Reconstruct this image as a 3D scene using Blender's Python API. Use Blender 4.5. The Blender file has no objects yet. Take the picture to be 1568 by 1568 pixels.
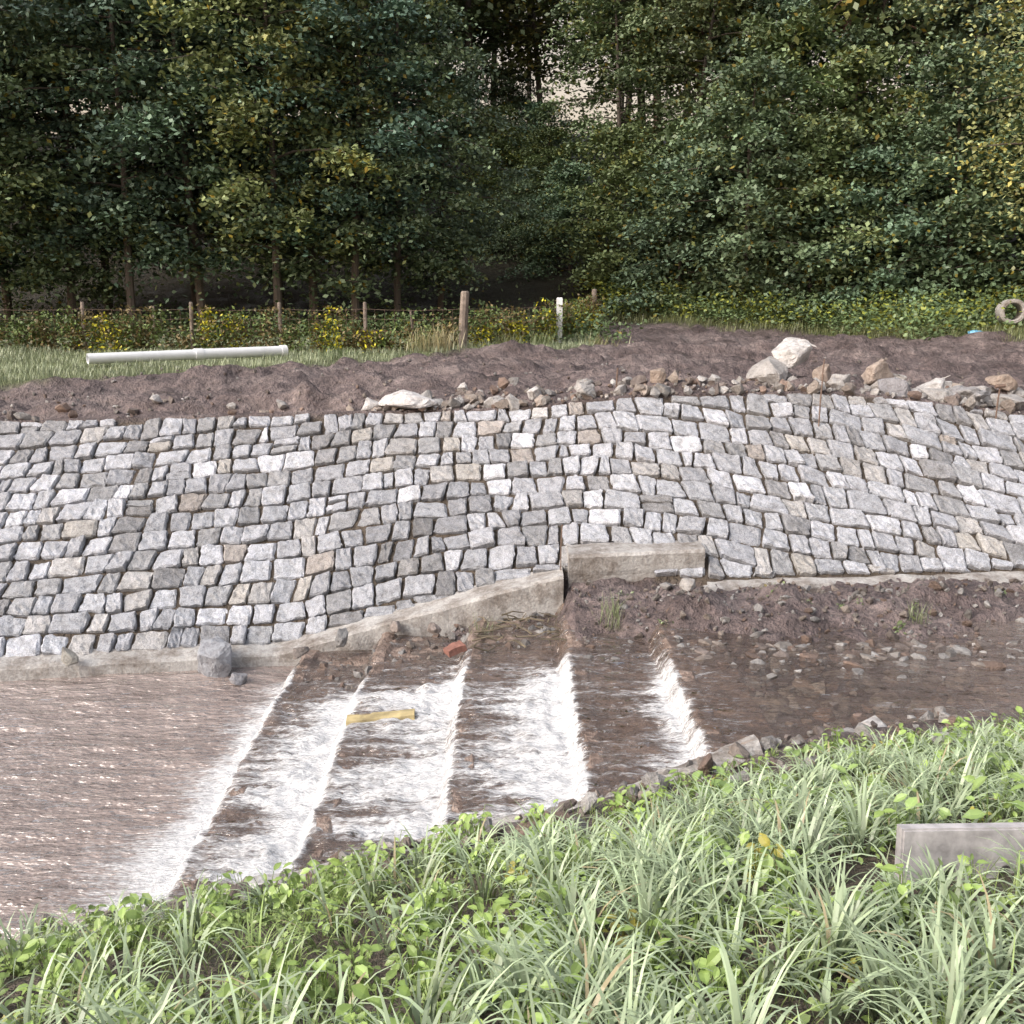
import bpy, bmesh, math, numpy as np
rng=np.random.default_rng(7)
scene=bpy.context.scene
# ------------------------------------------------------------------ helpers
def h2(ix,iy,seed):
    n=(ix*374761393+iy*668265263+seed*144665)&0x7fffffff
    n=((n^(n>>13))*1274126177)&0x7fffffff
    n=((n^(n>>15))*974634777)&0x7fffffff
    return (n&0xffffff)/float(0xffffff)
def vn(x,y,seed=0):
    x=np.asarray(x,float);y=np.asarray(y,float)
    x,y=np.broadcast_arrays(x,y)
    ix=np.floor(x).astype(np.int64);iy=np.floor(y).astype(np.int64)
    fx=x-ix;fy=y-iy
    fx=fx*fx*(3-2*fx);fy=fy*fy*(3-2*fy)
    a=h2(ix,iy,seed);b=h2(ix+1,iy,seed);c=h2(ix,iy+1,seed);d=h2(ix+1,iy+1,seed)
    return (a*(1-fx)+b*fx)*(1-fy)+(c*(1-fx)+d*fx)*fy
def fbm(x,y,seed=0,o=4):
    s=0;a=.5;t=0
    for i in range(o):
        s=s+a*vn(x*2**i,y*2**i,seed+i*17);t+=a;a*=.5
    return s/t
def ss(a,b,x):
    t=np.clip((x-a)/(b-a),0,1);return t*t*(3-2*t)
def nrm(v):
    v=np.asarray(v,float);return v/np.maximum(np.linalg.norm(v,axis=-1,keepdims=True),1e-9)
def add_mesh(name,V,Fs,mats,midx=None,col=None,smooth=False,parent=None,link=True):
    V=np.asarray(V,np.float32)
    if not isinstance(Fs,list):Fs=[Fs]
    Fs=[np.asarray(f,np.int32) for f in Fs if len(f)]
    me=bpy.data.meshes.new(name)
    me.vertices.add(len(V));me.vertices.foreach_set("co",V.ravel())
    li=np.concatenate([f.ravel() for f in Fs])
    cnt=np.concatenate([np.full(len(f),f.shape[1],np.int32) for f in Fs])
    st=np.concatenate([[0],np.cumsum(cnt)[:-1]]).astype(np.int32)
    me.loops.add(len(li));me.loops.foreach_set("vertex_index",li)
    me.polygons.add(len(cnt));me.polygons.foreach_set("loop_start",st);me.polygons.foreach_set("loop_total",cnt)
    if midx is not None: me.polygons.foreach_set("material_index",np.asarray(midx,np.int32))
    me.update(calc_edges=True)
    me.polygons.foreach_set("use_smooth",np.full(len(cnt),smooth))
    if col is not None:
        a=me.color_attributes.new("Col",'FLOAT_COLOR','POINT')
        c=np.ones((len(V),4),np.float32);c[:,:3]=col
        a.data.foreach_set("color",c.ravel())
    me.validate()
    for m in (mats if isinstance(mats,list) else [mats]): me.materials.append(m)
    if not link: return me
    ob=bpy.data.objects.new(name,me);scene.collection.objects.link(ob)
    if parent: ob.parent=parent
    return ob
def add_inst(name,me,loc,rot=(0,0,0),sc=(1,1,1),parent=None):
    ob=bpy.data.objects.new(name,me);scene.collection.objects.link(ob)
    ob.location=loc;ob.rotation_euler=rot;ob.scale=sc
    if parent: ob.parent=parent
    return ob
def empty(name):
    e=bpy.data.objects.new(name,None);scene.collection.objects.link(e);return e
class Acc:
    def __init__(s): s.V=[];s.F={};s.C=[];s.n=0
    def add(s,V,F,col=(1,1,1),mi=0):
        V=np.asarray(V,float);F=np.asarray(F)
        k=(F.shape[1],mi)
        s.F.setdefault(k,[]).append(F+s.n)
        s.V.append(V);c=np.empty((len(V),3));c[:]=col;s.C.append(c);s.n+=len(V)
    def make(s,name,mats,smooth=False,parent=None,link=True):
        Fs=[];mi=[]
        for k,l in s.F.items():
            f=np.concatenate(l);Fs.append(f);mi.append(np.full(len(f),k[1]))
        return add_mesh(name,np.concatenate(s.V),Fs,mats,np.concatenate(mi),np.concatenate(s.C),smooth,parent,link)
def tube(P,R,n=6):
    P=np.asarray(P,float);R=np.broadcast_to(np.asarray(R,float),(len(P),))
    T=np.gradient(P,axis=0);T=nrm(T)
    ref=np.array([0,0,1.]) if abs(T[0][2])<.8 else np.array([1.,0,0])
    A=nrm(np.cross(T,ref));B=np.cross(T,A)
    th=np.linspace(0,2*np.pi,n,endpoint=False)
    V=(P[:,None]+R[:,None,None]*(np.cos(th)[None,:,None]*A[:,None]+np.sin(th)[None,:,None]*B[:,None])).reshape(-1,3)
    m=len(P);i=np.arange(m-1)[:,None]*n;j=np.arange(n)[None];k=(j+1)%n
    F=np.stack([i+j,i+k,i+n+k,i+n+j],-1).reshape(-1,4)
    V=np.vstack([V,P[0],P[-1]]);a=m*n;jj=np.arange(n);kk=(jj+1)%n
    F2=np.concatenate([np.stack([kk,jj,jj*0+a],-1),np.stack([(m-1)*n+jj,(m-1)*n+kk,jj*0+a+1],-1)])
    return V,F,F2
def acc_tube(acc,P,R,n=6,col=(1,1,1),mi=0):
    V,F,T=tube(P,R,n)
    acc.add(V,F,col,mi)
    acc.F.setdefault((3,mi),[]).append(T+(acc.n-len(V)))
# ------------------------------------------------------------------ materials
def newmat(name):
    m=bpy.data.materials.new(name);m.use_nodes=True
    nt=m.node_tree;nt.nodes.clear()
    o=nt.nodes.new('ShaderNodeOutputMaterial')
    return m,nt,o
def N(nt,t,**k):
    n=nt.nodes.new(t)
    for a,b in k.items(): setattr(n,a,b)
    return n
def noise(nt,scale,detail=4,rough=.6,mscale=None):
    tc=N(nt,'ShaderNodeTexCoord')
    v=tc.outputs['Object']
    if mscale:
        mp=N(nt,'ShaderNodeMapping');mp.inputs['Scale'].default_value=mscale
        nt.links.new(v,mp.inputs['Vector']);v=mp.outputs[0]
    n=N(nt,'ShaderNodeTexNoise');n.inputs['Scale'].default_value=scale
    n.inputs['Detail'].default_value=detail;n.inputs['Roughness'].default_value=rough
    nt.links.new(v,n.inputs['Vector']);return n.outputs['Fac']
def ramp(nt,fac,stops):
    r=N(nt,'ShaderNodeValToRGB')
    el=r.color_ramp.elements
    while len(el)<len(stops): el.new(.5)
    for e,(p,c) in zip(el,stops):
        e.position=p;e.color=(*c,1)
    nt.links.new(fac,r.inputs[0]);return r.outputs[0]
def mix(nt,a,b,fac,mode='MIX'):
    m=N(nt,'ShaderNodeMix',data_type='RGBA',blend_type=mode)
    for sock,v in ((m.inputs[0],fac),(m.inputs[6],a),(m.inputs[7],b)):
        if isinstance(v,(int,float)): sock.default_value=v
        elif isinstance(v,tuple): sock.default_value=(*v,1)
        else: nt.links.new(v,sock)
    return m.outputs[2]
def mth(nt,op,a,b=None):
    m=N(nt,'ShaderNodeMath',operation=op)
    for i,v in enumerate((a,b)):
        if v is None: continue
        if isinstance(v,(int,float)): m.inputs[i].default_value=v
        else: nt.links.new(v,m.inputs[i])
    return m.outputs[0]
def bump(nt,h,strength=.5,dist=.02):
    b=N(nt,'ShaderNodeBump');b.inputs['Strength'].default_value=strength;b.inputs['Distance'].default_value=dist
    nt.links.new(h,b.inputs['Height'])
    return b.outputs[0]
def attr(nt):
    a=N(nt,'ShaderNodeVertexColor');a.layer_name="Col";return a.outputs['Color']
def sepc(nt,c):
    s=N(nt,'ShaderNodeSeparateColor');nt.links.new(c,s.inputs[0]);return s.outputs
def princ(nt,o,col,rough=.8,nor=None,spec=.5):
    p=N(nt,'ShaderNodeBsdfPrincipled')
    if isinstance(col,tuple): p.inputs['Base Color'].default_value=(*col,1)
    else: nt.links.new(col,p.inputs['Base Color'])
    if isinstance(rough,(int,float)): p.inputs['Roughness'].default_value=rough
    else: nt.links.new(rough,p.inputs['Roughness'])
    p.inputs['Specular IOR Level'].default_value=spec
    if nor: nt.links.new(nor,p.inputs['Normal'])
    nt.links.new(p.outputs[0],o.inputs[0]);return p
def leafmat(name,rough=.5,trans=.25,spec=.4,objvar=True):
    m,nt,o=newmat(name)
    c=attr(nt)
    if objvar:
        oi=N(nt,'ShaderNodeObjectInfo')
        v=ramp(nt,oi.outputs['Random'],[(0,(.78,.9,.92)),(.3,(1,1,1)),(.5,(1.2,1.1,.78)),(.7,(.85,1.0,1.04)),(.88,(1.05,1.05,.9)),(1,(1.2,1.12,.82))])
        c=mix(nt,c,v,1.0,'MULTIPLY')
    p=princ(nt,o,c,rough,None,spec)
    if trans>0:
        t=N(nt,'ShaderNodeBsdfTranslucent');nt.links.new(c,t.inputs[0])
        ms=N(nt,'ShaderNodeMixShader');ms.inputs[0].default_value=trans
        nt.links.new(p.outputs[0],ms.inputs[1]);nt.links.new(t.outputs[0],ms.inputs[2]);nt.links.new(ms.outputs[0],o.inputs[0])
    return m
LEAF=leafmat("foliage",.5,0,.4)
GRASS=leafmat("grass_blades",.36,.15,.65,False)
m,nt,o=newmat("bark")
princ(nt,o,attr(nt),.9);BARK=m
m,nt,o=newmat("ground")
at=sepc(nt,attr(nt))
n1=noise(nt,1.3,4,.7);n2=noise(nt,9,4,.75)
mud=mix(nt,ramp(nt,n1,[(.3,(.080,.060,.058)),(.5,(.155,.122,.119)),(.7,(.27,.225,.215))]),ramp(nt,n2,[(.3,(.40,.40,.41)),(.55,(1.1,1.1,1.1)),(.75,(1.65,1.62,1.6))]),.95,'MULTIPLY')
gr=mix(nt,ramp(nt,n1,[(.3,(.07,.095,.035)),(.7,(.15,.18,.075))]),ramp(nt,n2,[(.3,(.5,.5,.4)),(.7,(1.3,1.3,1.2))]),.9,'MULTIPLY')
fo=mix(nt,(.018,.02,.01),(.05,.04,.022),n2)
soil=mix(nt,(.045,.035,.026),(.15,.12,.09),n2)
c=mix(nt,mud,gr,at[0]);c=mix(nt,c,fo,at[2]);c=mix(nt,c,soil,at[1])
rg=ramp(nt,n1,[(.35,(.34,.34,.34)),(.6,(.8,.8,.8))])
princ(nt,o,c,rg,bump(nt,n2,1.,.14),.5);GROUND=m
m,nt,o=newmat("granite_setts")
c=attr(nt)
sp=ramp(nt,noise(nt,90,2,.75),[(.35,(.55,.55,.57)),(.5,(1,1,1)),(.65,(1.3,1.3,1.3))])
n8=noise(nt,9,5,.78)
st=ramp(nt,n8,[(.32,(.55,.54,.53)),(.5,(.97,.97,.97)),(.68,(1.2,1.2,1.23))])
c=mix(nt,c,sp,.8,'MULTIPLY');c=mix(nt,c,st,.95,'MULTIPLY')
princ(nt,o,c,.7,bump(nt,n8,1.,.05),.4);SETT=m
m,nt,o=newmat("rock")
c=attr(nt)
nr=noise(nt,10,5,.78)
c=mix(nt,c,ramp(nt,nr,[(.3,(.5,.47,.45)),(.55,(1,1,1)),(.75,(1.25,1.25,1.25))]),1.,'MULTIPLY')
princ(nt,o,c,.6,bump(nt,nr,1.,.06),.5);ROCK=m
m,nt,o=newmat("concrete")
a=noise(nt,3,5,.75);b=noise(nt,35,3,.7)
c=ramp(nt,a,[(.3,(.16,.135,.115)),(.43,(.30,.28,.26)),(.55,(.44,.43,.415)),(.75,(.58,.58,.57))])
c=mix(nt,c,ramp(nt,b,[(.3,(.65,.65,.65)),(.7,(1.15,1.15,1.15))]),.85,'MULTIPLY')
princ(nt,o,c,.8,bump(nt,b,.7,.02),.3);CONC=m
m,nt,o=newmat("weir_masonry")
b=noise(nt,12,4,.75)
c=ramp(nt,noise(nt,6,4,.8),[(.32,(.07,.048,.036)),(.5,(.22,.16,.13)),(.68,(.42,.34,.29))])
princ(nt,o,c,.3,bump(nt,b,1.,.06),.6);WEIR=m
def simple(name,col,rough=.6,spec=.4,ns=20,amt=.3,bs=.2):
    m,nt,o=newmat(name)
    c=mix(nt,col,ramp(nt,noise(nt,ns,4,.6),[(.3,(1-amt,)*3),(.7,(1+amt*.5,)*3)]),1.,'MULTIPLY')
    princ(nt,o,c,rough,bump(nt,noise(nt,ns*2,4,.6),bs,.01),spec);return m
WHITE=simple("white_plastic",(.8,.83,.86),.4,.5,4,.12,.05)
WOOD=simple("weathered_wood",(.26,.22,.19),.9,.2,8,.5,.5)
METAL=simple("rusty_steel",(.2,.14,.11),.7,.4,30,.4)
YEL=simple("yellow_paint",(.46,.38,.20),.4,.5,10,.5)
BRICK=simple("brick_clay",(.28,.14,.11),.8,.3,20,.4)
BLUE=simple("blue_plastic",(.14,.4,.6),.4,.5,10,.2)
# water
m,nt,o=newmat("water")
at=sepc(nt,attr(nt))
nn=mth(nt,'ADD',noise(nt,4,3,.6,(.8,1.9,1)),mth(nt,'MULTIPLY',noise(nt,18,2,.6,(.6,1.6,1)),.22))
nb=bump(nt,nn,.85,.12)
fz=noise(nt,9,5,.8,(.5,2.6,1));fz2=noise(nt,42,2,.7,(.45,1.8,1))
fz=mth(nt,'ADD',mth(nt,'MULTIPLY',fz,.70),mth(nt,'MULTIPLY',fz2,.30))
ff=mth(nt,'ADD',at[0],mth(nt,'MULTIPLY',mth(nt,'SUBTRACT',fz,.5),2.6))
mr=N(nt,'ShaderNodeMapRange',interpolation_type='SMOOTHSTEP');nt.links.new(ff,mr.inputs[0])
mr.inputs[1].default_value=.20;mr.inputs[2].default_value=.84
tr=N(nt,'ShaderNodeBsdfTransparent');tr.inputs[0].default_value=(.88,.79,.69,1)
df=N(nt,'ShaderNodeBsdfDiffuse');dcol=ramp(nt,noise(nt,1.2,4,.75,(.5,1.5,1)),[(.32,(.25,.195,.17)),(.68,(.43,.355,.32))])  # silty brown, its colour lightened to stand in for bright sky reflection
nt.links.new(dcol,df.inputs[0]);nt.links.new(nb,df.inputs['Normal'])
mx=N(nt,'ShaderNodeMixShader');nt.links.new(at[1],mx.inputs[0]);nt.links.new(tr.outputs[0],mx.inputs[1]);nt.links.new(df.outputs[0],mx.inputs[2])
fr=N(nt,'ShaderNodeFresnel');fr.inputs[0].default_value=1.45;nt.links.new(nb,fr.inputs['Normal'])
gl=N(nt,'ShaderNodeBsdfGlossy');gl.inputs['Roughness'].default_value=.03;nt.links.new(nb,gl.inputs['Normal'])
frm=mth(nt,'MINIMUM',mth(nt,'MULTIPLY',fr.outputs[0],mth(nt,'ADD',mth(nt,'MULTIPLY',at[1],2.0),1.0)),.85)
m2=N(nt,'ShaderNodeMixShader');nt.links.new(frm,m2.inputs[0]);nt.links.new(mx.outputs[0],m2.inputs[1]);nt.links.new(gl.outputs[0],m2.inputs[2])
fd=N(nt,'ShaderNodeBsdfDiffuse');nt.links.new(ramp(nt,fz2,[(.35,(.62,.64,.67)),(.60,(.92,.93,.94))]),fd.inputs[0])  # grey flecks in the foam colour stand in for shadows within the froth
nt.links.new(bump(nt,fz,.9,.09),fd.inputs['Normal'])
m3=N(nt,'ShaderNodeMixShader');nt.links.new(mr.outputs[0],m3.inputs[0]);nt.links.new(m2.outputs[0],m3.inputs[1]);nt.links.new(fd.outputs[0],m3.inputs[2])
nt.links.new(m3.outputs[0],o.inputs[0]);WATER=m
# ------------------------------------------------------------------ layout functions
def I(xs,ys): return lambda x: np.interp(x,xs,ys)
tx=[-12,-9,-5.2,-2.5,-1.43,-.4,.55,2.05,5.6,9,12]
toe_y=I(tx,[8.9,9.3,9.75,10.15,10.25,10.3,10.35,10.15,10.5,10.9,11.2])
toe_z=I(tx,[.15,.15,.15,.15,.42,.72,.95,.9,.9,.9,.9])
px=[-12,-6.5,0,1.5,4,5,6.5,12]
top_y=I(px,[12.7,12.9,12.9,12.7,12.7,12.7,12.75,12.8])
top_z=I(px,[2.13,2.18,2.35,2.53,2.58,2.50,2.30,2.1])
ne_y=I([-12,-3.14,-2.1,-1.3,-.4,.5,1.4,2.2,3.9,12],[4.6,5.25,5.45,5.55,5.75,5.9,6.2,6.5,6.9,8.2])
fw_y=I([-12,-2.7,-2.3,-1.4,-.4,.5,.62,1.4,2.3,4.7,12],[13,13,9.5,9.2,9.35,9.7,8.75,8.6,8.35,8.5,9.0])
CREST=[-2.15,-1.35,-.4,.55,1.4]
FALL=.12
def wl(x,fall=FALL):
    x=np.asarray(x,float);z=np.zeros_like(x)
    for c in CREST:
        s=np.clip((x-(c-fall))/fall,0,1);z=z+.16*(1-(1-s)**2)
    return z
def wls(x): return np.interp(x,[-3,1.6],[0,.8])
yg=I([-12,-7.9,-4.2,-1,1.8,2.7,8.2,11,14],[14.5,15.6,18.1,20.3,22.3,30.5,27.5,21.7,19])
def G(x,y,mask=False):
    x=np.asarray(x,float);y=np.asarray(y,float);x,y=np.broadcast_arrays(x,y)
    yt=toe_y(x);zt=toe_z(x);yp=top_y(x);zp=top_z(x);ye=ne_y(x);w=wl(x);yf=fw_y(x);g=yg(x)
    e=y-yp
    grass=ss(-.3,.5,y-g+(fbm(x*.8,y*.8,5)-.5)*2.5)
    tr_=np.sin((y+.5*np.sin(x*.35)+x*.05)*3.4)*.5
    rut=(fbm(x*.40,y*2.4,11,3)-.5)*.50+(fbm(x*3.2,y*4,12,3)-.5)*.30+tr_*.16*ss(.42,.55,fbm(x*.2,y*.5,14,2)+.1)
    hill=np.interp(y,[0,27,31,40,50,60,68,90,150,400],[0,0,.3,3.0,6.2,9.2,10.4,10.4,10,10])
    pl=zp+(2.38-zp)*ss(0,4,e)+.006*np.minimum(e,15)+ss(8,13,x)*ss(17,24,y)*.35+rut*ss(0,.6,e)*(1-grass*.75)*(1-ss(26,32,y))+hill
    sl=zt+(zp-zt)*(y-yt)/(yp-yt)-.055
    dep=np.interp(x,[-2.6,-2.3,1.4,1.9],[.4,.14,.14,.12])
    nz=(fbm(x*2.2,y*2.2,21)-.5)
    bed=w-dep*ss(0,.35,y-ye)*(1-ss(-.5,0,y-yf))-.04*ss(-.5,0,y-yf)+nz*.16*(x>1.4)
    tgt=zt-np.interp(x,[-2.8,-2.2,.5,.62,12],[.6,.3,.36,.08,.08])
    a=np.clip((y-yf)/np.maximum(yt-yf,.3),0,1)
    mudz=bed+(tgt-bed)*ss(0,.7,a)+nz*.26*ss(0,.2,a)+(fbm(x*7,y*7,33,3)-.5)*.20*ss(0,.2,a)+.12*ss(.1,.4,a)*(1-ss(.6,.95,a))*(x>1.5)
    ch=np.where(y>yf,mudz,bed)
    ze=wls(x)+.08
    b=np.clip((ye-y)/(ye-1.2),0,1)
    bank=ze+(2.35-ze)*(b**.98)+(fbm(x*1.1,y*1.1,40)-.5)*.22*ss(0,.15,b)+(fbm(x*5,y*5,41)-.5)*.08
    z=np.where(y>yp,pl,np.where(y>yt,sl,np.where(y>ye,ch,bank)))
    if not mask: return z
    M=np.zeros(x.shape+(3,))
    M[...,0]=np.where(y>yp,grass*(1-ss(29,33,y)),0)
    M[...,2]=np.where(y>yp,ss(29,33,y),0)
    M[...,1]=np.where(y<=ye,1-.8*ss(1.1,.2,ye-y),np.where((y>yt)&(y<=yp),1,0))
    return z,M
# ------------------------------------------------------------------ ground
gx=np.unique(np.round(np.concatenate([[-400,-250,-160,-110,-80,-60,-45,-35,-28,-23,-19],np.arange(-16,-8,.16),np.arange(-8,8,.06),np.arange(8,16.1,.16),[19,23,28,35,45,60,80,110,160,250,400]]),3))
gy=np.unique(np.round(np.concatenate([[-300,-150,-80,-40,-20,-10,-5,-3,-1.5],np.arange(-1,14,.06),np.arange(14,24,.1),np.arange(24,40,.4),np.arange(40,80,2.5),[90,120,180,300,500]]),3))
X,Y=np.meshgrid(gx,gy)
Z,M=G(X,Y,True)
def gridf(a,b):
    i=np.arange(b-1)[:,None]*a;j=np.arange(a-1)[None]
    return np.stack([i+j,i+j+1,i+a+j+1,i+a+j],-1).reshape(-1,4)
add_mesh("ground",np.stack([X,Y,Z],-1).reshape(-1,3),gridf(len(gx),len(gy)),GROUND,col=M.reshape(-1,3),smooth=True)
# ------------------------------------------------------------------ setts
def surf(s,d):
    ty=toe_y(s);tz=toe_z(s);py=top_y(s);pz=top_z(s)
    L=np.hypot(py-ty,pz-tz);dy=(ty-py)/L;dz=(tz-pz)/L
    P=np.stack([s,py+dy*d,pz+dz*d],-1)
    Nn=np.stack([np.zeros_like(dy),dz,-dy],-1)
    return P,Nn,L
H0=.280
blocks=[]
for k in range(-10,15):
    def fan(s): return .21*max(0,s-1.2)+.11*max(0,-1.5-s)-.08*math.exp(-((s+.6)/1.5)**2)
    def db(kk,s): return H0*kk+fan(s)+(.13*(fbm(s*.55,kk*.37+9,60,3)-.5)+.08*(fbm(s*2.6,kk*1.3,99+kk,2)-.5))
    s=-11.5+rng.random()*.2;jt=jb=0
    while s<11.5:
        w=rng.choice([rng.uniform(.16,.22),rng.uniform(.22,.31),rng.uniform(.31,.40)],p=[.24,.58,.18])
        nt_,nb_=rng.normal(0,.024,2)
        a0,a1,b0,b1=s+jt,s+w+nt_,s+jb,s+w+nb_
        L=float(surf(np.array(s+w/2),0.)[2])
        t0,t1=float(db(k,a0)),float(db(k,a1));u0,u1=float(db(k+1,b0)),float(db(k+1,b1))
        Lx=L-.02;top=.0+.03*float(fbm(s*3,1,4))
        if min(t0,t1)<Lx-.09 and min(u0,u1)>.10:
            t0=max(t0,top);t1=max(t1,top)
            if min(t0,t1)<.09: t0=t1=top
            u0=min(u0,Lx);u1=min(u1,Lx)
            if Lx-max(u0,u1)<.10: u0=u1=Lx
            q=[(a0,t0),(a1,t1),(b1,u1),(b0,u0)]
            if rng.random()<.03 and w>.22 and u0-t0>.2:
                f=rng.uniform(.4,.6)
                m0=(a0+(b0-a0)*f,t0+(u0-t0)*f);m1=(a1+(b1-a1)*f,t1+(u1-t1)*f+rng.normal(0,.01))
                blocks.append([q[0],q[1],m1,m0]);blocks.append([m0,m1,q[2],q[3]])
            else: blocks.append(q)
        jt,jb=nt_,nb_
        s+=w
B=np.array(blocks);nB=len(B)
g=rng.uniform(.004,.024,(nB,4))
par=np.array([0,.07,.3,.5,.7,.93,1.])
cen=B.mean(1,keepdims=True)
ang=rng.normal(0,.045,nB);ca,sa=np.cos(ang)[:,None],np.sin(ang)[:,None]
D=B-cen;B=cen+np.stack([D[...,0]*ca-D[...,1]*sa,D[...,0]*sa+D[...,1]*ca],-1)
wd=np.linalg.norm(B[:,1]-B[:,0],axis=1);ht=np.linalg.norm(B[:,3]-B[:,0],axis=1)
U,Vv=np.meshgrid(par,par)
U=U.ravel();Vv=Vv.ravel()
uu=(g[:,0]/wd)[:,None]+U[None]*(1-(g[:,0]+g[:,1])/wd)[:,None]
vv=(g[:,2]/ht)[:,None]+Vv[None]*(1-(g[:,2]+g[:,3])/ht)[:,None]
P=(B[:,0,None]*((1-uu)*(1-vv))[...,None]+B[:,1,None]*(uu*(1-vv))[...,None]+B[:,2,None]*(uu*vv)[...,None]+B[:,3,None]*((1-uu)*vv)[...,None])
bor=((U==0)|(U==1)|(Vv==0)|(Vv==1));cor=((U==0)|(U==1))&((Vv==0)|(Vv==1))
P+=rng.normal(0,.005,P.shape)*bor[None,:,None]
P+=(cen-P)*(cor*1.)[None,:,None]*rng.uniform(.02,.17,(nB,len(U)))[...,None]
hh=rng.normal(.004,.010,(nB,1))+rng.normal(0,.020,(nB,1))*(U-.5)+rng.normal(0,.020,(nB,1))*(Vv-.5)
hh=hh+rng.normal(0,.006,(nB,len(U)))-bor*rng.uniform(.008,.020,(nB,len(U)))
S_,Nn,_=surf(P[...,0],P[...,1])
TopV=S_+Nn*hh[...,None]
grid=np.arange(49).reshape(7,7)
ring=np.array(list(grid[0,:])+list(grid[1:,-1])+list(grid[-1,:-1][::-1])+list(grid[1:-1,0][::-1]));R=len(ring)
Bot=S_[:,ring]-Nn[:,ring]*.12
V=np.concatenate([TopV,Bot],1)
ft=np.stack([grid[:-1,:-1],grid[1:,:-1],grid[1:,1:],grid[:-1,1:]],-1).reshape(-1,4)
r2=49+np.arange(R)
fs=np.stack([ring,np.roll(ring,-1),np.roll(r2,-1),r2],-1)
F1=np.concatenate([ft,fs]);K=V.shape[1]
F=(F1[None]+(np.arange(nB)*K)[:,None,None]).reshape(-1,4)
pal=np.array([(.42,.44,.475),(.37,.385,.415),(.47,.49,.53),(.33,.34,.355),(.41,.41,.41),(.27,.275,.285),(.42,.41,.39),(.58,.605,.65),(.37,.345,.325)])
ci=rng.choice(len(pal),nB,p=[.26,.23,.18,.12,.08,.06,.02,.04,.01])
c=pal[ci]*rng.uniform(.87,1.12,(nB,1))
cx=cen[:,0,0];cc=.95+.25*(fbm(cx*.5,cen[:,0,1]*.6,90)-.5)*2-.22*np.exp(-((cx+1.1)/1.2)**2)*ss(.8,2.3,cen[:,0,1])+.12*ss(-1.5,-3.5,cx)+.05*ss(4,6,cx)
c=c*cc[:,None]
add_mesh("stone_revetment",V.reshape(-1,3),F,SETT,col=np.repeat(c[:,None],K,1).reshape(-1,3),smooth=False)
# ------------------------------------------------------------------ concrete
def sweep(name,xs,prof,mat,seed,jit=.008):
    V=np.array([[(x,y,z) for y,z in prof(x)] for x in xs]);m_=V.shape[1]
    V[:,:,1]+=(fbm(V[:,:,0]*4,V[:,:,2]*6+seed,seed,3)-.5)*jit*4
    V[:,:,2]+=(fbm(V[:,:,0]*3,V[:,:,1]*6+seed,seed+3,3)-.5)*jit*3
    nn=len(xs);i=np.arange(nn-1)[:,None]*m_;j=np.arange(m_-1)[None]
    F=np.stack([i+j,i+m_+j,i+m_+j+1,i+j+1],-1).reshape(-1,4)
    caps=np.array([list(range(m_))[::-1],[(nn-1)*m_+q for q in range(m_)]])
    return add_mesh(name,V.reshape(-1,3),[F,caps],mat,smooth=False)
def curbprof(x):
    y=float(toe_y(x));z=float(toe_z(x));w=.20+.07*float(np.interp(x,[-3,-1],[0,1]))
    return [(y+.12,z-.3),(y+.10,z+.02),(y-.02,z+.01),(y-w+.03,z-.01),(y-w,z-.035),(y-w-.01,z-.2),(y-w-.02,z-.45),(y-w-.03,z-.7)]
sweep("concrete_curb",np.arange(-12,.58,.06),curbprof,CONC,3,.014)
def curb2(x):
    y=float(toe_y(x));z=float(toe_z(x))-.06
    return [(y+.12,z-.2),(y+.10,z+.03),(y-.05,z+.02),(y-.14,z),(y-.16,z-.03),(y-.17,z-.3)]
sweep("concrete_curb",np.arange(2.06,12,.06),curb2,CONC,9,.02)
def beam(x):
    t=(x-.6)/1.45;y=10.18+.10*t;z=1.14+.04*t
    return [(y+.46,z-.3),(y+.46,z-.02),(y+.44,z),(y+.03,z),(y,z-.03),(y,z-.19),(y+.01,z-.24),(y+.02,z-.4)]
sweep("concrete_beam",np.arange(.60,2.06,.05),beam,CONC,15,.006)
def nearedge(x):
    y=float(ne_y(x));z=float(wls(x))+.06
    return [(y-.35,z-.4),(y-.33,z+.08),(y-.12,z+.10),(y+.04,z+.04),(y+.1,z-.03),(y+.12,z-.4)]
sweep("concrete_edge",np.arange(-3.0,1.7,.05),nearedge,CONC,25,.04)
xs=[-2.6,-2.22];zs=[-.35,-.35]
lev=0
for c_ in CREST:
    xs+=[c_-.06,c_-.03,c_+.01,c_+.10,c_+.14];zs+=[lev-.05,lev+.125,lev+.150,lev+.147,lev+.115]
    lev+=.16
xs+=[1.9,2.1];zs+=[.77,.5]
xs=np.array(xs);zs=np.array(zs)
xx=np.sort(np.unique(np.round(np.concatenate([xs,np.arange(-2.2,2,.06)]),3)));zz=np.interp(xx,xs,zs)
yy=np.arange(5.2,10.3,.05)
XX,YY=np.meshgrid(xx,yy);ZZ=np.broadcast_to(zz,XX.shape)+(fbm(XX*5,YY*5,55)-.5)*.08+ss(8.6,9.6,YY)*.035
XX=XX+(fbm(YY*3,YY*0,56)-.5)*.06
add_mesh("weir_steps",np.stack([XX,YY,ZZ],-1).reshape(-1,3),gridf(len(xx),len(yy)),WEIR)
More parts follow.
